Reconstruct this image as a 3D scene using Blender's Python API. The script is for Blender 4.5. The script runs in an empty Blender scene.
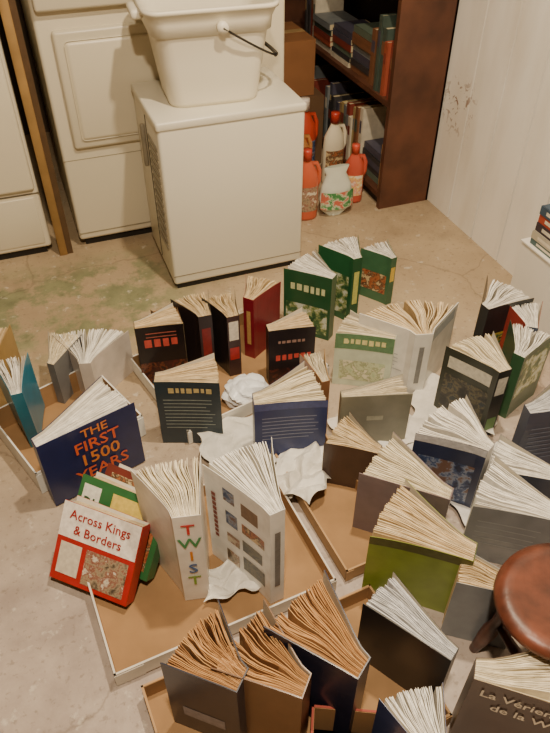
import bpy, bmesh, math, random
from mathutils import Vector, Matrix
R=random.Random(7)
YAW=math.radians(-20.5); PITCH=math.radians(41.8); H=1.35
def V(x,y):
    return (x*math.cos(YAW)-y*math.sin(YAW), x*math.sin(YAW)+y*math.cos(YAW))
# ---------- materials
MC={}
def lin(c): 
    return tuple(((x/255)/12.92 if x/255<=0.04045 else ((x/255+0.055)/1.055)**2.4) for x in c)
def mat(rgb,rough=0.6,var=0.12,scale=30,metal=0,name=None,bump=0):
    key=(tuple(rgb),rough,var,scale,metal,bump)
    if key in MC: return MC[key]
    if isinstance(rgb[0],tuple):
        m=bpy.data.materials.new("printed_art"); m.use_nodes=True; nt=m.node_tree; b=nt.nodes['Principled BSDF']
        tc=nt.nodes.new('ShaderNodeTexCoord'); n=nt.nodes.new('ShaderNodeTexNoise'); n.inputs['Scale'].default_value=30; n.inputs['Detail'].default_value=5; n.inputs['Roughness'].default_value=.65; n.inputs['Distortion'].default_value=.3
        nt.links.new(tc.outputs['Object'],n.inputs['Vector']); r=nt.nodes.new('ShaderNodeValToRGB'); r.color_ramp.interpolation='LINEAR'
        e=r.color_ramp.elements; k=len(rgb)
        e[0].position=.36; e[0].color=(*lin(rgb[0]),1); e[1].position=.46; e[1].color=(*lin(rgb[1]),1)
        for i in range(2,k):
            q=e.new(.46+.18*(i-1)/(k-1)); q.color=(*lin(rgb[i]),1)
        nt.links.new(n.outputs['Fac'],r.inputs['Fac']); nt.links.new(r.outputs['Color'],b.inputs['Base Color']); b.inputs['Roughness'].default_value=.3
        MC[key]=m; return m
    m=bpy.data.materials.new(name or "mat_%d_%d_%d"%tuple(rgb)); m.use_nodes=True
    nt=m.node_tree; b=nt.nodes['Principled BSDF']
    c=lin(rgb)
    tc=nt.nodes.new('ShaderNodeTexCoord'); n=nt.nodes.new('ShaderNodeTexNoise'); n.inputs['Scale'].default_value=scale; n.inputs['Detail'].default_value=4
    nt.links.new(tc.outputs['Object'],n.inputs['Vector'])
    r=nt.nodes.new('ShaderNodeValToRGB')
    r.color_ramp.elements[0].position=0.3; r.color_ramp.elements[1].position=0.7
    r.color_ramp.elements[0].color=(*[x*(1-var) for x in c],1)
    r.color_ramp.elements[1].color=(*[min(1,x*(1+var)) for x in c],1)
    nt.links.new(n.outputs['Fac'],r.inputs['Fac']); nt.links.new(r.outputs['Color'],b.inputs['Base Color'])
    b.inputs['Roughness'].default_value=rough; b.inputs['Metallic'].default_value=metal
    if bump:
        bp=nt.nodes.new('ShaderNodeBump'); bp.inputs['Strength'].default_value=bump; bp.inputs['Distance'].default_value=0.01
        nt.links.new(n.outputs['Fac'],bp.inputs['Height']); nt.links.new(bp.outputs['Normal'],b.inputs['Normal'])
    MC[key]=m; return m
# ---------- mesh accumulator
class M:
    def __init__(s): s.v=[];s.f=[];s.m=[];s.mats=[];s.sm=[]
    def mi(s,m):
        if m not in s.mats: s.mats.append(m)
        return s.mats.index(m)
    def quad(s,pts,m,smooth=False):
        i=len(s.v); s.v+= [Vector(p) for p in pts]; s.f.append(tuple(range(i,i+len(pts)))); s.m.append(s.mi(m)); s.sm.append(smooth)
    def add(s,vs,fs,m,smooth=False):
        i=len(s.v); s.v+=[Vector(p) for p in vs]; k=s.mi(m)
        for f in fs: s.f.append(tuple(a+i for a in f)); s.m.append(k); s.sm.append(smooth)
    def box(s,x0,x1,y0,y1,z0,z1,m,T=None):
        vs=[Vector((x,y,z)) for x in (x0,x1) for y in (y0,y1) for z in (z0,z1)]
        if T: vs=[T@p for p in vs]
        s.add(vs,[(0,1,3,2),(4,6,7,5),(0,4,5,1),(2,3,7,6),(0,2,6,4),(1,5,7,3)],m)
    def rbox(s,x0,x1,y0,y1,z0,z1,m,r=0.01,seg=3,T=None,smooth=True):
        bm=bmesh.new(); bmesh.ops.create_cube(bm,size=1)
        for v in bm.verts: v.co=Vector(((x0+x1)/2+v.co.x*(x1-x0),(y0+y1)/2+v.co.y*(y1-y0),(z0+z1)/2+v.co.z*(z1-z0)))
        bmesh.ops.bevel(bm,geom=bm.edges[:],offset=r,segments=seg,affect='EDGES',profile=0.5)
        bm.verts.ensure_lookup_table()
        vs=[(T@v.co if T else v.co.copy()) for v in bm.verts]; fs=[[v.index for v in f.verts] for f in bm.faces]
        s.add(vs,fs,m,smooth); bm.free()
    def rev(s,prof,m,c=(0,0,0),seg=20,sx=1,sy=1,T=None):
        vs=[];fs=[];n=len(prof)
        for i in range(seg):
            a=2*math.pi*i/seg
            for (r,z) in prof:
                p=Vector((c[0]+r*math.cos(a)*sx,c[1]+r*math.sin(a)*sy,c[2]+z)); vs.append(T@p if T else p)
        for i in range(seg):
            j=(i+1)%seg
            for k in range(n-1): fs.append((i*n+k,j*n+k,j*n+k+1,i*n+k+1))
        s.add(vs,fs,m,True)
    def tube(s,pts,r,m,seg=8):
        pts=[Vector(p) for p in pts]; n=len(pts); vs=[];fs=[]
        for i,p in enumerate(pts):
            a=pts[max(0,i-1)]; b=pts[min(n-1,i+1)]; d=(b-a).normalized()
            ref=Vector((0,0,1)) if abs(d.z)<0.9 else Vector((1,0,0))
            x=d.cross(ref).normalized(); y=d.cross(x)
            rr=r[i] if isinstance(r,(list,tuple)) else r
            for k in range(seg):
                t=2*math.pi*k/seg; vs.append(p+x*math.cos(t)*rr+y*math.sin(t)*rr)
        for i in range(n-1):
            for k in range(seg): fs.append((i*seg+k,i*seg+(k+1)%seg,(i+1)*seg+(k+1)%seg,(i+1)*seg+k))
        fs.append(tuple(range(seg))); fs.append(tuple((n-1)*seg+k for k in range(seg)))
        s.add(vs,fs,m,True)
    def obj(s,name,mw=None,parent=None):
        me=bpy.data.meshes.new(name); me.from_pydata([tuple(v) for v in s.v],[],s.f)
        for m in s.mats: me.materials.append(m)
        me.polygons.foreach_set('material_index',s.m); me.polygons.foreach_set('use_smooth',s.sm); me.update()
        o=bpy.data.objects.new(name,me); bpy.context.scene.collection.objects.link(o)
        if mw: o.matrix_world=mw
        if parent: o.parent=parent
        return o
TC={}
def textmesh(txt):
    if txt in TC: return TC[txt]
    c=bpy.data.curves.new('t','FONT'); c.body=txt; c.size=1; c.align_x='CENTER'; c.align_y='CENTER'; c.resolution_u=2; c.offset=0.012
    o=bpy.data.objects.new('t',c); bpy.context.scene.collection.objects.link(o)
    dg=bpy.context.evaluated_depsgraph_get(); me=o.evaluated_get(dg).to_mesh()
    r=([v.co.copy() for v in me.vertices],[tuple(p.vertices) for p in me.polygons])
    bpy.data.objects.remove(o); TC[txt]=r; return r

# ---------- books
PAGE={'white':[(232,228,218),(212,208,198),(242,240,232)],'cream':[(224,212,184),(206,192,160),(234,224,200)],
 'old':[(212,190,150),(190,164,120),(224,206,170)],'brown':[(168,124,76),(140,98,56),(188,146,96)],'grey':[(205,205,205),(180,180,184),(222,222,222)]}
def book(pos,al,h=.21,w=.14,t=.03,sl=10,sr=10,pg='cream',n=None,cover=(30,40,60),spine=None,back=None,z=0.0,rx=0,ry=0,dec=(),txt=(),hard=False,curl=0,name=None,wav=1.5):
    """book standing on its lower edge, spine at pos, opening towards heading al, covers splayed by sl / sr degrees"""
    m=M(); ct=.0022 if hard else .0009
    if n is None: n=56
    cm=mat(cover,.28,.12,25); bm_=mat(back or cover,.28,.12,25); sm_=mat(spine or cover,.35,.1,25); inn=mat((222,215,198),.7,.08,20)
    sl_,sr_=math.radians(sl),math.radians(sr)
    if not hard and not curl: curl=R.uniform(-3,9)
    cl=math.radians(curl)
    ov=.004 if hard else 0
    NS=8
    def curve(sd,u):
        a0=(sl_ if sd=='L' else sr_); s=1 if sd=='L' else -1
        x=0;y=t/2; k=max(1,int(abs(u)/(w+ov)*NS+.999)); du=u/k
        for i in range(k):
            a=a0*min(1,.35+3*(i+.5)*du/w)+cl*((i+.5)*du/w)**2
            x+=math.cos(a)*du; y+=math.sin(a)*du
        a=a0*min(1,.35+3*u/w)+cl*(u/w)**2
        return x,s*y,a,s
    warp=0 if hard else R.uniform(.001,.005)
    def S(sd,u,zz,off=0):
        if sd=='S': return Vector((-ct-off,-u,zz))
        x,y,a,s=curve(sd,u)
        off=off+warp*(u/w)**2*(zz/h)**2
        return Vector((x-math.sin(a)*off,y+s*math.cos(a)*off,zz))
    W=w+ov
    for sd in ('L','R'):
        mm = cm if sd==('L' if abs(al)>=90 else 'R') else bm_
        NZ=1 if hard else 4
        for i in range(NS):
            u0,u1=W*i/NS,W*(i+1)/NS
            for j in range(NZ):
                z0,z1=h*j/NZ,h*(j+1)/NZ
                m.quad([S(sd,u0,z0,ct),S(sd,u1,z0,ct),S(sd,u1,z1,ct),S(sd,u0,z1,ct)],mm)
                m.quad([S(sd,u0,z0,0),S(sd,u1,z0,0),S(sd,u1,z1,0),S(sd,u0,z1,0)],inn)
                if i==NS-1: m.quad([S(sd,u1,z0,ct),S(sd,u1,z1,ct),S(sd,u1,z1,0),S(sd,u1,z0,0)],mm)
            m.quad([S(sd,u0,h,ct),S(sd,u1,h,ct),S(sd,u1,h,0),S(sd,u0,h,0)],mm); m.quad([S(sd,u0,0,ct),S(sd,u1,0,ct),S(sd,u1,0,0),S(sd,u0,0,0)],mm)
    m.box(-ct,0.0,-t/2-ct,t/2+ct,0,h,sm_)
    pm=[mat(c,.85,.12,60) for c in PAGE[pg]]
    pw=w-.003; zb=ov*.9; zt=h-ov*.9-.001
    fs=[]; 
    x=0
    for i in range(n):
        x+=R.uniform(.25,.9)*(6.0 if R.random()<.11 else 1); fs.append(x)
    tot=x+.5; fs=[f/tot for f in fs]
    K=7; th=.75*t/n; tht=.55*(t+(sl_+sr_)*pw)/n
    G=R.uniform(0,6); GA=R.uniform(.001,.004)*wav
    cj=0;cw=0
    for i,f in enumerate(fs):
        g=i/(n-1)
        if i==0 or fs[i]-fs[i-1]>1.5/n:
            cj=math.radians(R.uniform(-2,2)); cw=R.uniform(-.004,.004)*wav; cph=R.uniform(0,6); cd=R.uniform(0,.005)
        ang=-sr_*.96+(sl_+sr_)*.96*f; base=(g-.5)*t*.92
        jb=math.radians(R.uniform(-1.2,1.2))*wav; jt=cj+math.radians(R.uniform(-1.6,1.6))*wav
        wv=cw+R.uniform(-.002,.002)*wav; ph=cph; fq=6.5+R.uniform(-.7,.7); wl=pw*(1-R.uniform(0,.03)); ztt=zt-R.uniform(0,.003); dr=cd+R.uniform(0,.003)
        rows=[]
        for ri,(zz,ja) in enumerate(((zb,jb),(ztt,jt))):
            px,py=0.0005,base; L=[]
            for k in range(K+1):
                s=k/K
                aa=max(-sr_,min(sl_,ang+ja))
                a=aa*min(1,.25+s*2.2)
                if k: px+=math.cos(a)*wl/K; py+=math.sin(a)*wl/K
                e=min(1.0,4*min(f,1-f)+.1)
                o=(wv*math.sin(s*fq+ph)*s+GA*math.sin(s*8+G)*s)*e
                nx,ny=-math.sin(a),math.cos(a); hw=(th*(1-s)+tht*s)/2
                z_=zz-(dr*s*s if ri else 0)
                L.append((Vector((px+nx*(o+hw),py+ny*(o+hw),z_)),Vector((px+nx*(o-hw),py+ny*(o-hw),z_))))
            rows.append(L)
        vs=[];fc=[]
        for k in range(K+1):
            vs+= [rows[0][k][0],rows[0][k][1],rows[1][k][0],rows[1][k][1]]
        for k in range(K):
            a=k*4;b=a+4
            fc+=[(a,b,b+2,a+2),(a+1,b+1,b+3,a+3),(a+2,b+2,b+3,a+3)]
        a=K*4; fc.append((a,a+1,a+3,a+2))
        m.add(vs,fc,pm[R.choice((0,0,1,2))])
    def RX(sd,fx):
        if sd=='S': return (fx-.5)*t
        return fx*W if sd=='R' else (1-fx)*W
    lv=0
    for (sd,x0,x1,z0,z1,c) in dec:
        lv+=1; off=ct+.0005+lv*.00006
        mm=mat(c,.35,.15,90); k=6 if sd!='S' else 1; kz=1 if (hard or sd=='S' or z1-z0<.1) else 3
        for i in range(k):
            for j in range(kz):
                xa=x0+(x1-x0)*i/k; xb=x0+(x1-x0)*(i+1)/k; za=z0+(z1-z0)*j/kz; zb_=z0+(z1-z0)*(j+1)/kz
                o2=off if sd!='S' else .0004+lv*.00006
                m.quad([S(sd,RX(sd,xa),za*h,o2),S(sd,RX(sd,xb),za*h,o2),S(sd,RX(sd,xb),zb_*h,o2),S(sd,RX(sd,xa),zb_*h,o2)],mm)
    for (sd,s_,cx,cz,size,c,rot) in txt:
        vs,fc=textmesh(s_); mm=mat(c,.45,.05,50); a=math.radians(rot)
        out=[]
        ww=t if sd=='S' else W
        for p in vs:
            x_=(p.x*math.cos(a)-p.y*math.sin(a))*size; y_=(p.x*math.sin(a)+p.y*math.cos(a))*size
            fx=cx+x_/ww; fx=max(0.01,min(.99,fx)) if sd!='S' else fx
            out.append(S(sd,RX(sd,fx),cz*h+y_,(ct+.0024) if sd!='S' else .0024))
        m.add(out,fc,mm)
    T=Matrix.Rotation(math.radians(al)+YAW,4,'Z')@Matrix.Rotation(math.radians(rx),4,'X')@Matrix.Rotation(math.radians(ry),4,'Y')
    m.v=[T@p for p in m.v]; zmin=min(p.z for p in m.v)
    o=m.obj(name or ('hardcover_book' if hard else 'paperback_book'))
    o.location=(pos[0],pos[1],z-zmin+.0005)
    return o
def blurb(sd,x0,x1,z0,z1,n,c):
    out=[]
    for i in range(n):
        zc=z1-(z1-z0)*(i+.5)/n; out.append((sd,x0,x1-(.15*R.random()),zc-.007,zc+.007,c))
    return out
def bars(sd,cx,cz,wd,hh,n,c):
    out=[]; x=cx-wd/2
    while x<cx+wd/2:
        w=wd/n*R.uniform(.5,.9); out.append((sd,x,x+w,cz-hh/2*R.uniform(.6,1),cz+hh/2,c)); x+=w+wd/n*.3
    return out
ARTG=((34,70,44),(70,104,64),(150,156,100),(200,206,190))
ARTB=((30,40,70),(60,80,120),(140,150,170),(110,84,74))
ARTW=((80,70,60),(160,142,116),(130,76,62),(206,196,176))
ARTR=((120,44,38),(176,112,70),(70,48,40),(206,180,136))
ARTD=((30,30,34),(54,54,50),(96,88,66),(40,50,56))
# ===== back cluster
book((.737,1.479),150,h=.23,w=.15,t=.03,sl=6,sr=38,pg='white',cover=(34,80,50),dec=[('L',.05,.95,.06,.5,ARTG)]+bars('L',.5,.75,.7,.12,5,(206,210,160)))
book((.836,1.529),112,h=.24,w=.13,t=.028,sl=30,sr=22,pg='white',cover=(40,90,56),spine=(30,74,46),dec=[('L',.1,.9,.1,.7,ARTG)]+[('S',.2,.8,.3,.8,(180,180,100))])
book((.989,1.574),120,h=.18,w=.11,t=.02,sl=25,sr=20,pg='white',cover=(64,104,74),spine=(54,90,62),dec=[('L',.1,.9,.2,.6,ARTR),('S',.1,.9,.5,.8,(200,170,70))])
book((.856,1.166),95,h=.22,w=.165,t=.045,sl=55,sr=42,pg='old',hard=True,cover=(222,220,212),back=(214,214,208),spine=(214,213,206),dec=blurb('L',.15,.85,.3,.6,5,(176,176,176))+[('R',.1,.9,.8,.95,(160,170,175)),('S',.35,.65,.2,.8,(120,120,120))])
book((.801,1.214),163,h=.19,w=.16,t=.022,sl=4,sr=24,pg='cream',cover=(196,206,184),dec=[('L',0,1,.72,1,(96,132,94)),('L',.1,.9,.12,.5,((170,190,150),(200,206,170),(150,160,120),(220,216,190)))]+bars('L',.5,.86,.7,.1,7,(225,215,150)))
book((.572,1.063),4,h=.19,w=.17,t=.02,sl=18,sr=0,pg='cream',hard=True,cover=(126,124,110),dec=[('R',.38,.62,.55,.63,(160,158,140))])
book((.486,1.358),14,h=.20,w=.13,t=.03,sl=24,sr=2,pg='old',cover=(34,28,32),dec=[('R',0,1,.0,.3,((60,30,28),(30,24,28),(90,44,36),(34,28,32)))]+bars('R',.5,.5,.7,.1,5,(190,70,60))+bars('R',.5,.78,.6,.05,6,(150,120,110)))
book((.472,1.477),62,h=.22,w=.12,t=.032,sl=25,sr=10,pg='old',cover=(116,26,38),spine=(126,26,40),dec=[('S',.3,.7,.25,.8,(190,150,90))])
book((.407,1.415),110,h=.22,w=.12,t=.034,sl=18,sr=10,pg='old',cover=(40,34,34),spine=(60,40,40),dec=[('S',.1,.9,.62,.92,(214,206,190)),('S',.1,.9,.3,.5,(160,40,40))])
book((.338,1.450),108,h=.215,w=.12,t=.036,sl=28,sr=8,pg='old',cover=(34,28,32),spine=(44,34,38),dec=[('S',.15,.85,.3,.8,(120,35,35))])
book((.262,1.460),118,h=.20,w=.10,t=.03,sl=16,sr=10,pg='brown',cover=(110,80,54),spine=(190,170,130))
book((.149,1.484),12,h=.21,w=.13,t=.032,sl=30,sr=0,pg='old',cover=(30,24,26),dec=[('R',0,1,.0,.4,((84,38,34),(40,26,28),(110,60,40),(30,24,26)))]+bars('R',.5,.72,.7,.14,4,(190,76,64))+blurb('R',.2,.9,.8,.92,2,(170,90,76)))
book((.152,1.250),2,h=.22,w=.16,t=.034,sl=26,sr=2,pg='old',cover=(34,50,60),dec=blurb('R',.1,.9,.25,.75,9,(130,140,136))+[('R',.62,.92,.05,.17,(210,208,200))]+bars('R',.5,.87,.6,.08,6,(196,176,120)))
book((.354,1.093),8,h=.22,w=.175,t=.04,sl=34,sr=0,pg='cream',cover=(40,52,100),dec=blurb('R',.1,.9,.42,.8,7,(120,126,152))+[('R',.45,.85,.06,.22,(228,226,220)),('R',0,1,.9,1,(70,80,130))])
book((.549,1.109),108,h=.2,w=.12,t=.02,sl=4,sr=12,pg='cream',cover=(160,110,60),spine=(130,90,60),back=(176,128,60))
# right side
book((.959,.956),112,h=.235,w=.15,t=.036,sl=26,sr=18,pg='cream',cover=(48,52,44),spine=(40,42,40),dec=[('S',.1,.9,.65,.9,(214,210,196)),('S',.1,.9,.1,.3,(90,130,70)),('L',.08,.92,.08,.65,ARTD),('L',.1,.9,.74,.9,(200,196,180))])
book((1.074,1.213),28,h=.22,w=.15,t=.03,sl=42,sr=4,pg='white',cover=(36,38,40),dec=[('R',.05,.95,.05,.55,((36,38,40),(70,120,70),(196,176,70),(36,38,40)))])
book((1.15,1.10),75,h=.21,w=.13,t=.03,sl=30,sr=6,pg='white',cover=(150,60,50),spine=(70,80,100))
book((1.038,1.006),48,h=.22,w=.14,t=.03,sl=30,sr=4,pg='white',cover=(60,84,66),spine=(56,90,60),dec=[('R',.05,.95,.3,.92,ARTG)])
book((.925,.823),10,h=.24,w=.16,t=.03,sl=34,sr=0,pg='grey',cover=(34,44,72),dec=blurb('R',.1,.9,.3,.8,8,(90,100,125)))
book((.795,.767),138,h=.22,w=.16,t=.03,sl=22,sr=38,pg='white',cover=(44,52,80),spine=(165,165,168),dec=[('L',.1,.9,.1,.7,ARTB),('L',0,1,.9,1,(190,190,194))])
book((.656,.700),155,h=.20,w=.19,t=.03,sl=4,sr=34,pg='cream',cover=(118,104,106),hard=True)
book((.598,.899),158,h=.15,w=.13,t=.028,sl=4,sr=36,pg='old',cover=(70,52,44))
book((.620,.556),158,h=.21,w=.20,t=.042,sl=2,sr=30,pg='old',n=60,cover=(130,146,54),spine=(80,100,44),dec=[('L',0,1,.88,1,(84,84,44))])
book((.850,.577),160,h=.19,w=.18,t=.04,sl=4,sr=32,pg='white',cover=(120,122,126),dec=blurb('L',.1,.9,.3,.8,5,(150,152,156)))
book((.938,.664),165,h=.17,w=.17,t=.03,sl=0,sr=28,pg='white',cover=(60,64,78))
book((.672,.456),165,h=.20,w=.13,t=.03,sl=0,sr=22,pg='old',cover=(134,138,142))
# centre foreground
book((.267,.702),117,h=.315,w=.18,t=.03,sl=20,sr=18,pg='white',z=.006,cover=(234,234,230),spine=(226,226,222),
 dec=[('L',.55,.80,.74,.87,(120,95,75)),('L',.28,.45,.78,.9,ARTB),('L',.55,.9,.56,.66,ARTR),('L',.30,.48,.54,.68,ARTB),('L',.55,.86,.36,.48,ARTD),('L',.30,.5,.34,.44,ARTW),('L',.55,.9,.14,.29,ARTD),('L',.28,.48,.1,.24,ARTW)]
 +[('L',.10,.16,.3+.05*i,.335+.05*i,(130,60,50)) for i in range(10)]+[('S',.3,.7,.2,.8,(110,110,110))])
book((.110,.766),98,h=.295,w=.15,t=.052,sl=32,sr=2,pg='cream',n=60,z=.006,cover=(230,226,216),spine=(234,230,220),
 txt=[('S','T',.5,.86,.044,(206,60,60),0),('S','W',.5,.71,.044,(70,146,90),0),('S','I',.5,.56,.044,(214,136,50),0),('S','S',.5,.41,.044,(70,110,166),0),('S','T',.5,.26,.044,(126,166,66),0)])
book((.307,.413),146,h=.25,w=.17,t=.04,sl=4,sr=36,pg='brown',z=.006,cover=(38,40,60),spine=(44,44,62),hard=True)
book((.211,.423),158,h=.24,w=.15,t=.04,sl=4,sr=40,pg='brown',z=.006,cover=(104,74,50),hard=True)
book((.118,.468),156,h=.24,w=.13,t=.04,sl=4,sr=44,pg='brown',z=.006,cover=(40,42,56),hard=True,dec=[('L',.2,.8,.25,.4,(130,130,140))])
book((.478,.398),142,h=.205,w=.175,t=.028,sl=0,sr=20,pg='grey',cover=(30,30,34))
book((.480,.352),-18,h=.245,w=.22,t=.035,sl=30,sr=0,pg='cream',cover=(72,56,48),txt=[('R','La V\u00e9rienne',.40,.86,.030,(220,210,190),0),('R','de la W',.40,.70,.030,(220,210,190),0)])
book((.370,.262),100,h=.195,w=.12,t=.03,sl=26,sr=16,pg='white',cover=(60,70,110))
# left group
book((-.147,1.137),36,h=.21,w=.235,t=.03,sl=26,sr=0,pg='white',z=.0055,hard=True,cover=(34,40,80),
 txt=[('R','THE',.55,.89,.036,(205,120,50),0),('R','FIRST',.55,.70,.048,(205,90,50),0),('R','1500',.55,.49,.052,(205,120,50),0),('R','YEARS',.55,.27,.048,(205,90,50),0)])
book((-.169,1.334),110,h=.22,w=.13,t=.025,sl=15,sr=10,pg='white',z=.0055,ry=-8,cover=(30,120,150),spine=(30,116,140))
book((-.231,1.454),100,h=.22,w=.15,t=.035,sl=22,sr=10,pg='old',z=.0,cover=(160,130,80),spine=(180,150,100))
book((-.086,1.476),70,h=.15,w=.14,t=.02,sl=35,sr=0,pg='cream',cover=(110,110,110))
book((.000,1.446),95,h=.15,w=.16,t=.03,sl=35,sr=35,pg='white',cover=(200,190,180))
book((-.031,.799),158,h=.175,w=.185,t=.03,sl=0,sr=4,pg='old',rx=38,z=.0,hard=True,cover=(168,36,32),dec=[('L',0,1,.56,1,(232,224,212)),('L',.40,.94,.06,.5,ARTW),('L',.06,.34,.1,.5,(206,196,176))],txt=[('L','Across Kings',.5,.86,.028,(150,30,28),0),('L','& Borders',.5,.68,.028,(150,30,28),0)])
book((.022,.835),156,h=.17,w=.21,t=.03,sl=0,sr=6,pg='old',rx=42,z=.0,hard=True,cover=(50,104,60),dec=[('L',.3,.95,.1,.6,ARTR),('L',.05,.26,.4,.9,(220,220,205)),('L',.4,.92,.7,.9,(210,186,90))],txt=[('L','BJ',.15,.65,.04,(40,80,50),0)])
book((.040,.885),154,h=.16,w=.17,t=.03,sl=0,sr=6,pg='brown',rx=48,z=.0,hard=True,cover=(110,50,42),dec=[('L',.1,.95,.4,.9,ARTR)])

# ===== trays
def tray(p,al,w,d,h,z=0.0,out=(206,200,188),inn=(150,116,78),name='cardboard_tray',th=.004):
    m=M(); mo=mat(out,.75,.10,15); mi_=mat(inn,.85,.18,10)
    m.box(0,w,0,d,0,.004,mi_)
    for (a,b,c,e) in ((0,w,0,th),(0,w,d-th,d),(0,th,0,d),(w-th,w,0,d)):
        m.box(a,b,c,e,.0,h,mo)
    t2=th*1.05
    m.box(th,w-th,th,t2+.0006,.004,h-.001,mi_); m.box(th,w-th,d-th-.001,d-t2,.004,h-.001,mi_)
    m.box(th,t2+.0006,th,d-th,.004,h-.001,mi_); m.box(w-t2-.0006,w-th,th,d-th,.004,h-.001,mi_)
    m.box(-.001,w*.12,-.0012,0,.002,h*.9,mo); m.box(w*.88,w+.001,-.0012,0,.002,h*.9,mo)
    return m.obj(name,Matrix.Translation((p[0],p[1],z+.0005))@Matrix.Rotation(math.radians(al)+YAW,4,'Z'))
tray(V(-.307,.574),25,.483,.36,.045)
tray(V(-.13,.29),25,.50,.29,.05,out=(176,140,98))
tray(V(.155,.80),25,.15,.38,.04,out=(170,136,96))
tray(V(-.226,1.201),34,.46,.354,.05,out=(218,215,206))
tray(V(-.572,1.039),41,.30,.27,.075,out=(220,220,214),name='cardboard_box')
tray((.176,.318),-5,.19,.14,.10,out=(150,66,52),name='cardboard_box')
# ===== papers
def paper(p,sx,sy,al,z=.01,amp=.02,c=(220,217,208),name='newspaper_sheet'):
    m=M(); n=26; mm=mat(c,.8,.1,40); vs=[];fs=[]
    ph=[R.uniform(0,6) for _ in range(8)]
    def tri(x): x=x/6.283; return abs(2*(x-math.floor(x+.5)))
    for i in range(n+1):
        for j in range(n+1):
            x,y=i/n,j/n
            zz=amp*(tri(x*6+ph[0]+y*4)*.5+tri(y*8+ph[1]-x*5)*.4+.35*tri(x*17+ph[2]+y*6)+.3*tri(y*21+ph[3]-x*9))
            e=.008*math.sin(y*14+ph[4]); f=.008*math.sin(x*13+ph[5])
            vs.append(((x-.5)*sx+e,(y-.5)*sy+f,zz))
    for i in range(n):
        for j in range(n): a=i*(n+1)+j; fs.append((a,a+1,a+n+2,a+n+1))
    m.add(vs,fs,mm); m.obj(name,Matrix.Translation((p[0],p[1],z))@Matrix.Rotation(math.radians(al)+YAW,4,'Z'))
paper((.195,.775),.14,.08,20,.007,.03)
paper((.452,.993),.14,.20,-30,.01,.05)
paper((.340,1.134),.22,.18,20,.01,.03,(206,204,196))
paper((.40,1.03),.16,.14,60,.01,.03,(196,192,182))
paper((.704,1.074),.2,.2,40,.004,.02,(210,205,196))
paper((.760,.906),.22,.22,10,.004,.02,(206,204,198))
paper((.872,.764),.26,.26,30,.004,.02,(212,210,206))
paper((.93,1.08),.22,.20,-10,.004,.02,(212,208,198))
def bag(p,r,name='plastic_bag'):
    bm=bmesh.new(); bmesh.ops.create_icosphere(bm,subdivisions=4,radius=r)
    for v in bm.verts:
        c=v.co; k=1+.22*abs(math.sin(c.x*90+c.z*60))*abs(math.cos(c.y*80-c.z*50))-.12*abs(math.sin(c.z*130+c.x*70))
        v.co=Vector((c.x*k*1.2,c.y*k,max(-r*.55,c.z*k*.8)))
    m=M(); bm.verts.ensure_lookup_table(); m.add([v.co.copy() for v in bm.verts],[[v.index for v in f.verts] for f in bm.faces],mat((225,228,232),.3,.03,30)); bm.free()
    m.obj(name,Matrix.Translation((p[0],p[1],r*.55+.006)))
bag((.402,1.31),.05)

# ===== stool
def stool(p,hz):
    m=M(); wd=mat((92,48,32),.4,.5,20,bump=.2)
    m.rev([(0,-.03),(.07,-.03),(.105,-.022),(.118,-.006),(.116,.004),(.10,.012),(.085,.010),(.05,-.002),(0,-.006)],wd,(0,0,hz),36,1.05,.95)
    for a in (45,135,225,315):
        c,s=math.cos(math.radians(a)),math.sin(math.radians(a))
        pts=[(c*(.065+.04*k/8),s*(.065+.04*k/8),(hz-.025)*(1-k/8)) for k in range(9)]
        m.tube(pts,[.013,.016,.018,.014,.012,.016,.015,.012,.010],wd,12)
    for a in (0,90,180,270):
        c,s=math.cos(math.radians(a)),math.sin(math.radians(a))
        m.tube([(c*.06-s*.06*k,s*.06+c*.06*k,hz*.45) for k in (-1,-.5,0,.5,1)],[.007,.009,.011,.009,.007],wd,10)
    m.obj('wooden_stool',Matrix.Translation((p[0],p[1],0)))
stool(V(.50,.605),.27)

# ===== appliances
CR=(220,212,190)
enam=mat(CR,.3,.02,3); enam2=mat((210,202,180),.3,.02,3); dk=mat((30,26,22),.7)
def mini():
    m=M(); bw=mat((218,213,196),.32,.02,3)
    m.rbox(0,.46,0,.345,.02,.555,bw,.010)
    m.rbox(-.004,.464,-.004,.349,.550,.578,bw,.008)
    m.box(.01,.45,.01,.335,.0,.03,dk)
    g=mat((140,132,114),.5)
    for i in range(14):
        m.rbox(-.004,.004,.03,.15,.14+i*.026,.154+i*.026,g,.003,2)
    m.box(-.0015,.0,.17,.174,.04,.54,dk)
    m.rbox(-.014,.0,.20,.215,.36,.50,g,.005,2)
    m.box(.0,.46,-.0012,0,.053,.056,g)
    m.obj('dehumidifier',Matrix.Translation((.348,1.895,0)))
mini()
def dryer():
    m=M()
    m.rbox(0,.80,0,.62,.03,.95,enam,.012)
    m.box(.02,.78,.02,.6,0,.04,dk)
    m.rbox(.045,.70,-.018,.01,.375,.745,enam2,.012,3)
    m.rbox(.075,.67,-.026,-.01,.405,.715,enam,.014,3)
    m.box(.0,.8,-.001,.001,.055,.06,mat((150,142,120),.6))
    m.box(.0,.8,-.001,.001,.335,.337,mat((150,142,120),.6))
    m.rbox(.01,.79,-.03,.04,.80,.94,enam2,.01)
    m.rev([(0,0),(.03,0),(.028,.02),(0,.024)],mat((120,115,105),.4),(0,0,0),20,T=Matrix.Translation((.4,-.03,.87))@Matrix.Rotation(math.pi/2,4,'X'))
    m.obj('clothes_dryer',Matrix.Translation((.09,2.28,0)))
dryer()
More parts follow.
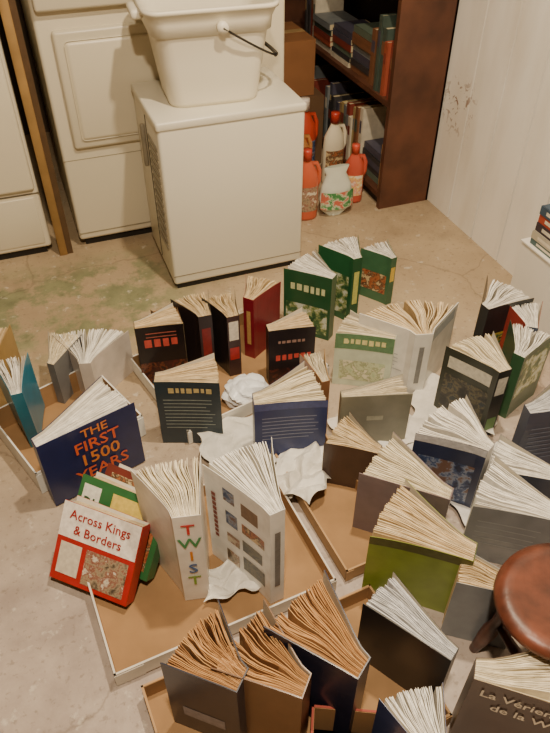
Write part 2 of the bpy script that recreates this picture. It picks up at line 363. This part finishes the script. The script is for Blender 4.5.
def washer():
    m=M()
    m.rbox(0,.69,0,.62,.03,.95,enam,.012)
    m.box(.02,.67,.02,.6,0,.04,dk)
    m.box(.0,.69,-.0012,.002,.24,.245,mat((110,102,84),.6))
    m.rbox(.02,.67,-.004,.004,.05,.23,enam2,.003,2)
    m.rbox(.01,.68,-.02,.02,.26,.78,enam,.012,3)
    m.rbox(.01,.68,-.03,.04,.80,.94,enam2,.01)
    for k in (.15,.35,.55): m.rev([(0,0),(.03,0),(.028,.02),(0,.024)],mat((120,115,105),.4),(0,0,0),20,T=Matrix.Translation((k,-.03,.87))@Matrix.Rotation(math.pi/2,4,'X'))
    m.obj('washing_machine',Matrix.Translation((-.70,2.28,0)))
washer()
m=M(); m.rbox(.008,.036,2.252,2.276,0,1.3,mat((160,126,76),.6,.25,8),.002,1); m.box(.036,.056,2.258,2.276,0,1.3,mat((84,62,38),.6)); m.obj('wood_plank')
# bucket
def bucket():
    m=M(); pl=mat((230,224,206),.4,.02,4)
    def ring(w,d,r,z,n=6):
        out=[]
        for (cx,cy,a0) in ((w/2-r,d/2-r,0),(-w/2+r,d/2-r,90),(-w/2+r,-d/2+r,180),(w/2-r,-d/2+r,270)):
            for k in range(n+1):
                a=math.radians(a0+90*k/n); out.append(Vector((cx+r*math.cos(a),cy+r*math.sin(a),z)))
        return out
    prof=[(0.0,0.0,0),(.265,.19,0),(.273,.198,.012),(.305,.222,.12),(.328,.240,.20),(.330,.242,.203),(.346,.256,.204),(.352,.26,.235),(.376,.275,.262),(.384,.282,.262),(.384,.282,.272),(.374,.272,.275),(.362,.264,.270),(.336,.244,.235),(.318,.232,.2),(.265,.19,.012),(0,0,.008)]
    rings=[ring(max(w,.002),max(d,.002),min(.045,max(w,.002)/2,max(d,.002)/2),z) for w,d,z in prof]
    n=len(rings[0]); vs=[p for r in rings for p in r]; fs=[]
    for i in range(len(rings)-1):
        for k in range(n): fs.append((i*n+k,i*n+(k+1)%n,(i+1)*n+(k+1)%n,(i+1)*n+k))
    m.add(vs,fs,pl,True)
    m.rbox(-.215,-.178,-.05,.05,.235,.262,pl,.01)
    met=mat((70,66,62),.35,.05,10,metal=.8)
    pts=[]
    for k in range(17):
        a=math.pi*k/16; pts.append((.20*math.sin(a)*.95+.02,-.150*math.cos(a),.225-.12*math.sin(a)))
    m.tube(pts,.0032,met,8)
    m.tube(pts[6:11],.006,mat((60,55,50),.5),10)
    for s in (-1,1): m.rev([(0,-.012),(.016,-.012),(.016,.012),(0,.012)],pl,seg=16,T=Matrix.Translation((.02,s*.14,.225))@Matrix.Rotation(math.pi/2,4,'X'))
    m.obj('plastic_bucket',Matrix.Translation((.556,2.065,.5785))@Matrix.Rotation(math.radians(-4),4,'Z'))
bucket()

# ===== bookcase along right wall
WX=1.475
def bookcase():
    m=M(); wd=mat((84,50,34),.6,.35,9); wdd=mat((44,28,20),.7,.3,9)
    y0,y1=2.156,3.25; x0,x1=1.25,WX-.004
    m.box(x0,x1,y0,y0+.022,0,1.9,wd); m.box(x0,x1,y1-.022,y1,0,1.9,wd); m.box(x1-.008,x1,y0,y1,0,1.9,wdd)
    for z in (.06,.42,.78,1.14,1.5,1.88): m.box(x0+.002,x1-.008,y0+.022,y1-.022,z-.02,z,wd)
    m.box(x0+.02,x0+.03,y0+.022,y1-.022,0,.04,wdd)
    m.obj('bookcase')
    m=M()
    cols=[(130,60,50),(180,160,110),(70,84,76),(76,74,90),(160,130,90),(206,198,180),(60,58,60),(124,84,60),(120,126,130),(160,80,60),(96,110,96)]
    for z in (.06,.42,.78,1.14):
        y=y0+.03
        while y<y1-.08:
            t=R.uniform(.015,.035); hh=R.uniform(.17,.26); dd=R.uniform(.1,.16); xx=x0+R.uniform(.01,.03)
            if y>y1-.25: break
            if R.random()<.12:
                zz=z
                for k in range(R.randint(4,8)):
                    hh2=R.uniform(.015,.03); 
                    c=mat(R.choice(cols),.5); pgm=mat((200,185,150),.8)
                    o=R.uniform(0,.015)
                    m.box(xx+o,xx+o+.14,y,y+.17,zz+.002,zz+hh2-.002,pgm); m.box(xx+o-.002,xx+.14,y,y+.172,zz,zz+.002,c); m.box(xx+o-.002,xx+.14,y,y+.172,zz+hh2-.002,zz+hh2,c); m.box(xx+o-.003,xx+o,y,y+.172,zz,zz+hh2,c)
                    zz+=hh2+.0005
                y+=.18
            else:
                c=mat(R.choice(cols),.5)
                m.box(xx+.001,xx+dd,y+.002,y+t-.002,z+.003,z+hh-.004,mat((200,185,150),.8))
                m.box(xx,xx+dd,y,y+.002,z,z+hh,c); m.box(xx,xx+dd,y+t-.002,y+t,z,z+hh,c); m.box(xx-.002,xx+.001,y,y+t,z,z+hh,c)
                m.box(xx-.0026,xx-.002,y+.003,y+t-.003,z+hh*.6,z+hh*.8,mat(R.choice(cols),.5))
                y+=t+.001
    m.obj('shelf_books')
bookcase()
def rcrate():
    m=M(); w=mat((232,228,218),.5,.04,6)
    x0,x1,y0,y1,h=1.335,1.468,1.10,1.42,.24
    m.box(x0,x1,y0,y0+.015,0,h,w); m.box(x0,x1,y1-.015,y1,0,h,w); m.box(x0,x1,y0,y1,h,h+.015,w); m.box(x0,x1,y0,y1,.02,.035,w)
    m.box(x0,x0+.012,y0+.015,y1-.015,.035,h,w); m.box(x0-.004,x1,y0-.004,y1+.004,h+.015,h+.02,w)
    m.obj('white_shelf_unit')
    m=M(); cols=[(160,50,44),(70,96,96),(190,180,160),(60,50,60),(170,70,50),(60,80,100)]
    y=1.15
    while y<1.38:
        z=.261
        for k in range(5):
            t=R.uniform(.018,.032); c=mat(cols[(k+int(y*20))%6],.4); a=R.uniform(0,.012)
            m.box(1.345+a,1.462,y+.002,y+.116,z+.002,z+t-.002,mat((215,205,180),.8)); m.box(1.343+a,1.462,y,y+.118,z,z+.002,c); m.box(1.343+a,1.462,y,y+.118,z+t-.002,z+t,c); m.box(1.341+a,1.345+a,y,y+.118,z,z+t,c)
            m.box(1.3405+a,1.341+a,y+.02,y+.09,z+t*.3,z+t*.7,mat((220,210,190),.5))
            z+=t+.0005
        y+=.13
    m.obj('stacked_books')
rcrate()
def bottle(x,y,h,r,body,cap,label,name='detergent_bottle',handle=True,a=0):
    m=M(); b=mat(body,.3,.05,10); c=mat(cap,.35,.05,10)
    m.rev([(0,0),(r*.92,0),(r,.01),(r,h*.55),(r*.9,h*.68),(r*.5,h*.8),(r*.38,h*.84),(r*.38,h*.87)],b,seg=24,sx=1.15,sy=.75)
    m.rev([(0,h),(r*.42,h),(r*.45,h*.97),(r*.45,h*.86),(0,h*.86)],c,seg=20)
    vs=[];fs=[];lm=mat(label,.4,.25,60)
    for i in range(13):
        t=math.radians(-150+120*i/12)
        for z in (h*.14,h*.5): vs.append((r*1.155*math.cos(t),r*.76*math.sin(t)-.0004,z))
    for i in range(12): fs.append((i*2,i*2+2,i*2+3,i*2+1))
    m.add(vs,fs,lm,True)
    if handle: m.tube([(r*.45,0,h*.8),(r*.9,0,h*.8),(r*1.2,0,h*.7),(r*1.2,0,h*.55),(r*.95,0,h*.45)],.009,b,10)
    m.obj(name,Matrix.Translation((x,y,0.0005))@Matrix.Rotation(math.radians(a),4,'Z'))
bottle(.95,2.20,.28,.04,(190,90,60),(180,64,50),ARTW,a=-10)
bottle(.98,2.36,.32,.042,(176,120,70),(200,140,60),ARTR)
bottle(1.18,2.26,.24,.035,(190,84,64),(204,84,64),((230,220,206),(210,140,120),(230,200,120),(230,220,206)),a=-20)
bottle(1.17,2.44,.30,.04,(226,216,190),(180,60,50),ARTR)
bottle(1.07,2.52,.34,.045,(190,70,50),(220,210,200),ARTB)
def sack():
    m=M(); g=mat((206,210,196),.35,.1,10); n=20;vs=[];fs=[]
    K=[(0,.03),(.03,.062),(.08,.07),(.13,.058),(.17,.042),(.195,.054),(.2,.05)]
    for i,(z,r) in enumerate(K):
        for k in range(n):
            a=2*math.pi*k/n; q=1+.06*math.sin(k*2.3+i); fl=(1 if z<.15 else .4)
            vs.append((r*q*math.cos(a),r*q*.55*fl*math.sin(a),z))
    for i in range(len(K)-1):
        for k in range(n): fs.append((i*n+k,i*n+(k+1)%n,(i+1)*n+(k+1)%n,(i+1)*n+k))
    fs.append(tuple(range(n))); m.add(vs,fs,g,True)
    vs=[];fs=[]
    for i in range(13):
        t=math.radians(-160+140*i/12)
        for z,r in ((.04,.068),(.11,.066)): vs.append((r*1.09*math.cos(t),r*.60*math.sin(t)-.004,z))
    for i in range(12): fs.append((i*2,i*2+2,i*2+3,i*2+1))
    m.add(vs,fs,mat(((60,120,70),(70,136,80),(200,206,180),(190,100,80)),.4,.35,30),True)
    m.obj('plastic_refill_bag',Matrix.Translation((1.07,2.19,0)))
sack()
def cbox(x0,x1,y0,y1,z0,z1,c,name='cardboard_box'):
    m=M(); a=mat(c,.8,.08,12); m.box(x0,x1,y0,y1,z0,z1-.002,a)
    ym=(y0+y1)/2
    m.box(x0,x1,y0,ym-.002,z1-.002,z1,a); m.box(x0,x1,ym+.002,y1,z1-.002,z1,a)
    m.box(x0-.0006,x1+.0006,ym-.02,ym+.02,z1,z1+.0006,mat((170,140,95),.4)); m.obj(name)
cbox(.93,1.20,2.62,2.95,.0,.30,(100,74,50)); cbox(.94,1.16,2.64,2.9,.302,.52,(136,92,56))

# ===== room shell
def floor_mat():
    m=bpy.data.materials.new('concrete_floor'); m.use_nodes=True; nt=m.node_tree; N=nt.nodes.new; Lk=nt.links.new; b=nt.nodes['Principled BSDF']
    tc=N('ShaderNodeTexCoord')
    def noise(s,d=6,r=.6):
        n=N('ShaderNodeTexNoise'); n.inputs['Scale'].default_value=s; n.inputs['Detail'].default_value=d; n.inputs['Roughness'].default_value=r; Lk(tc.outputs['Object'],n.inputs['Vector']); return n
    def ramp(src,p0,p1,c0,c1):
        r=N('ShaderNodeValToRGB'); r.color_ramp.elements[0].position=p0; r.color_ramp.elements[1].position=p1; r.color_ramp.elements[0].color=(*c0,1); r.color_ramp.elements[1].color=(*c1,1); Lk(src,r.inputs['Fac']); return r
    def mix(f,a,b_):
        x=N('ShaderNodeMix'); x.data_type='RGBA'; Lk(f,x.inputs[0]); Lk(a,x.inputs[6]); Lk(b_,x.inputs[7]); return x.outputs[2]
    base=ramp(noise(3).outputs['Fac'],.3,.7,lin((156,136,110)),lin((184,164,134)))
    grey=ramp(noise(9).outputs['Fac'],.35,.7,lin((152,138,128)),lin((182,168,155)))
    green=ramp(noise(14).outputs['Fac'],.3,.7,lin((100,108,78)),lin((138,140,104)))
    sep=N('ShaderNodeSeparateXYZ'); Lk(tc.outputs['Object'],sep.inputs[0])
    def mr(src,a,b_):
        x=N('ShaderNodeMapRange'); x.inputs[1].default_value=a; x.inputs[2].default_value=b_; Lk(src,x.inputs[0]); return x.outputs[0]
    def ma(op,a,b_):
        x=N('ShaderNodeMath'); x.operation=op
        for i,q in enumerate((a,b_)):
            if isinstance(q,(int,float)): x.inputs[i].default_value=q
            else: Lk(q,x.inputs[i])
        return x.outputs[0]
    k=ma('MULTIPLY',mr(sep.outputs[0],.55,.25),ma('MULTIPLY',mr(sep.outputs[1],1.6,1.8),mr(sep.outputs[1],2.25,2.1)))
    n2=ramp(noise(6,8,.7).outputs['Fac'],.44,.54,(0,0,0),(.9,.9,.9)).outputs[0]
    gm=ma('MULTIPLY',k,n2)
    c=mix(mr(sep.outputs[1],1.5,.9),base.outputs[0],grey.outputs[0])
    c=mix(gm,c,green.outputs[0])
    sp_=ramp(noise(70,3).outputs['Fac'],.58,.68,(0,0,0),(.4,.4,.4)).outputs[0]
    dkc=N('ShaderNodeRGB'); dkc.outputs[0].default_value=(*lin((100,86,70)),1)
    c=mix(sp_,c,dkc.outputs[0])
    st=ramp(noise(2.2,8,.75).outputs['Fac'],.52,.70,(0,0,0),(.45,.45,.45)).outputs[0]
    c=mix(st,c,dkc.outputs[0])
    wh=ramp(noise(22,5,.7).outputs['Fac'],.60,.70,(0,0,0),(.7,.7,.7)).outputs[0]
    whc=N('ShaderNodeRGB'); whc.outputs[0].default_value=(*lin((206,198,182)),1)
    c=mix(wh,c,whc.outputs[0])
    vo=N('ShaderNodeTexVoronoi'); vo.feature='DISTANCE_TO_EDGE'; vo.inputs['Scale'].default_value=.9
    nn=noise(5); mixv=N('ShaderNodeMix'); mixv.data_type='VECTOR'; mixv.inputs[0].default_value=.12; Lk(tc.outputs['Object'],mixv.inputs[4]); Lk(nn.outputs['Color'],mixv.inputs[5]); Lk(mixv.outputs[1],vo.inputs['Vector'])
    cr=ramp(vo.outputs['Distance'],.001,.004,(.45,.45,.45),(0,0,0)).outputs[0]
    c=mix(cr,c,dkc.outputs[0])
    Lk(c,b.inputs['Base Color']); b.inputs['Roughness'].default_value=.5
    bp=N('ShaderNodeBump'); bp.inputs['Strength'].default_value=.2; bp.inputs['Distance'].default_value=.01; Lk(noise(25).outputs['Fac'],bp.inputs['Height']); Lk(bp.outputs['Normal'],b.inputs['Normal'])
    return m
def plank_mat():
    m=bpy.data.materials.new('painted_planks'); m.use_nodes=True; nt=m.node_tree; N=nt.nodes.new; Lk=nt.links.new; b=nt.nodes['Principled BSDF']
    tc=N('ShaderNodeTexCoord'); mp=N('ShaderNodeMapping'); mp.inputs['Scale'].default_value=(1,3,.8); Lk(tc.outputs['Object'],mp.inputs['Vector'])
    n=N('ShaderNodeTexNoise'); n.inputs['Scale'].default_value=3; n.inputs['Detail'].default_value=5; Lk(mp.outputs[0],n.inputs['Vector'])
    r=N('ShaderNodeValToRGB'); r.color_ramp.elements[0].position=.3; r.color_ramp.elements[1].position=.6; r.color_ramp.elements[0].color=(*lin((228,222,210)),1); r.color_ramp.elements[1].color=(*lin((244,241,233)),1); Lk(n.outputs['Fac'],r.inputs['Fac'])
    d=N('ShaderNodeVectorMath'); d.operation='DISTANCE'; d.inputs[1].default_value=(1.475,2.06,.42); Lk(tc.outputs['Object'],d.inputs[0])
    mr=N('ShaderNodeMapRange'); mr.inputs[1].default_value=.13; mr.inputs[2].default_value=.02; Lk(d.outputs['Value'],mr.inputs[0])
    n3=N('ShaderNodeTexNoise'); n3.inputs['Scale'].default_value=28; n3.inputs['Detail'].default_value=6; n3.inputs['Distortion'].default_value=1.5; Lk(tc.outputs['Object'],n3.inputs['Vector'])
    r3=N('ShaderNodeValToRGB'); r3.color_ramp.elements[0].position=.57; r3.color_ramp.elements[1].position=.62; Lk(n3.outputs['Fac'],r3.inputs['Fac'])
    mu=N('ShaderNodeMath'); mu.operation='MULTIPLY'; Lk(mr.outputs[0],mu.inputs[0]); Lk(r3.outputs['Color'],mu.inputs[1])
    mx=N('ShaderNodeMix'); mx.data_type='RGBA'; Lk(mu.outputs[0],mx.inputs[0]); Lk(r.outputs['Color'],mx.inputs[6]); mx.inputs[7].default_value=(*lin((120,74,52)),1)
    Lk(mx.outputs[2],b.inputs['Base Color']); b.inputs['Roughness'].default_value=.45
    return m
m=M(); m.box(-1.9,1.6,-1.3,3.5,-.05,0,floor_mat()); m.obj('floor')
m=M(); m.box(-1.9,1.6,3.4,3.5,0,2.25,mat((80,66,52),.8,.2,5)); m.obj('wall_back')
m=M(); m.box(-2.0,-1.9,-1.3,3.5,0,2.25,mat((140,120,94),.8,.1,5)); m.obj('wall_left')
m=M(); m.box(-2.0,1.6,-1.4,-1.3,0,2.25,mat((140,120,94),.8,.1,5)); m.obj('wall_front')
m=M(); m.box(-1.9,1.6,-1.3,3.5,2.25,2.3,mat((130,110,82),.8,.1,5)); m.obj('ceiling')
m=M(); wp=plank_mat(); y=-1.3; gd=mat((40,34,28),.8)
m.box(WX+.012,WX+.1,-1.3,3.4,0,2.25,gd)
while y<3.4:
    bwid=.165; y1=min(y+bwid,3.4)
    m.box(WX,WX+.014,y+.004,y1-.004,.0,2.25,wp); y+=bwid
m.obj('wall_right')
def area(name,loc,e,size,col):
    l=bpy.data.lights.new(name,'AREA'); l.shape='DISK'; l.size=size; l.energy=e; l.color=col
    o=bpy.data.objects.new(name,l); o.location=loc; bpy.context.scene.collection.objects.link(o); return o
area('ceiling_lamp',(.05,.15,2.2),50,.10,(1,.82,.60))
area('ceiling_lamp',(.65,1.0,2.2),42,.08,(1,.82,.58))
w=bpy.data.worlds.new('world'); bpy.context.scene.world=w; w.use_nodes=True; w.node_tree.nodes['Background'].inputs[0].default_value=(1,.88,.72,1); w.node_tree.nodes['Background'].inputs[1].default_value=.3
cam=bpy.data.cameras.new('camera'); cam.sensor_fit='VERTICAL'; cam.sensor_height=24; cam.lens=24*680/733; cam.clip_start=.02
co=bpy.data.objects.new('camera',cam); co.location=(0,0,H); co.rotation_euler=(math.pi/2-PITCH,0,YAW); bpy.context.scene.collection.objects.link(co); bpy.context.scene.camera=co
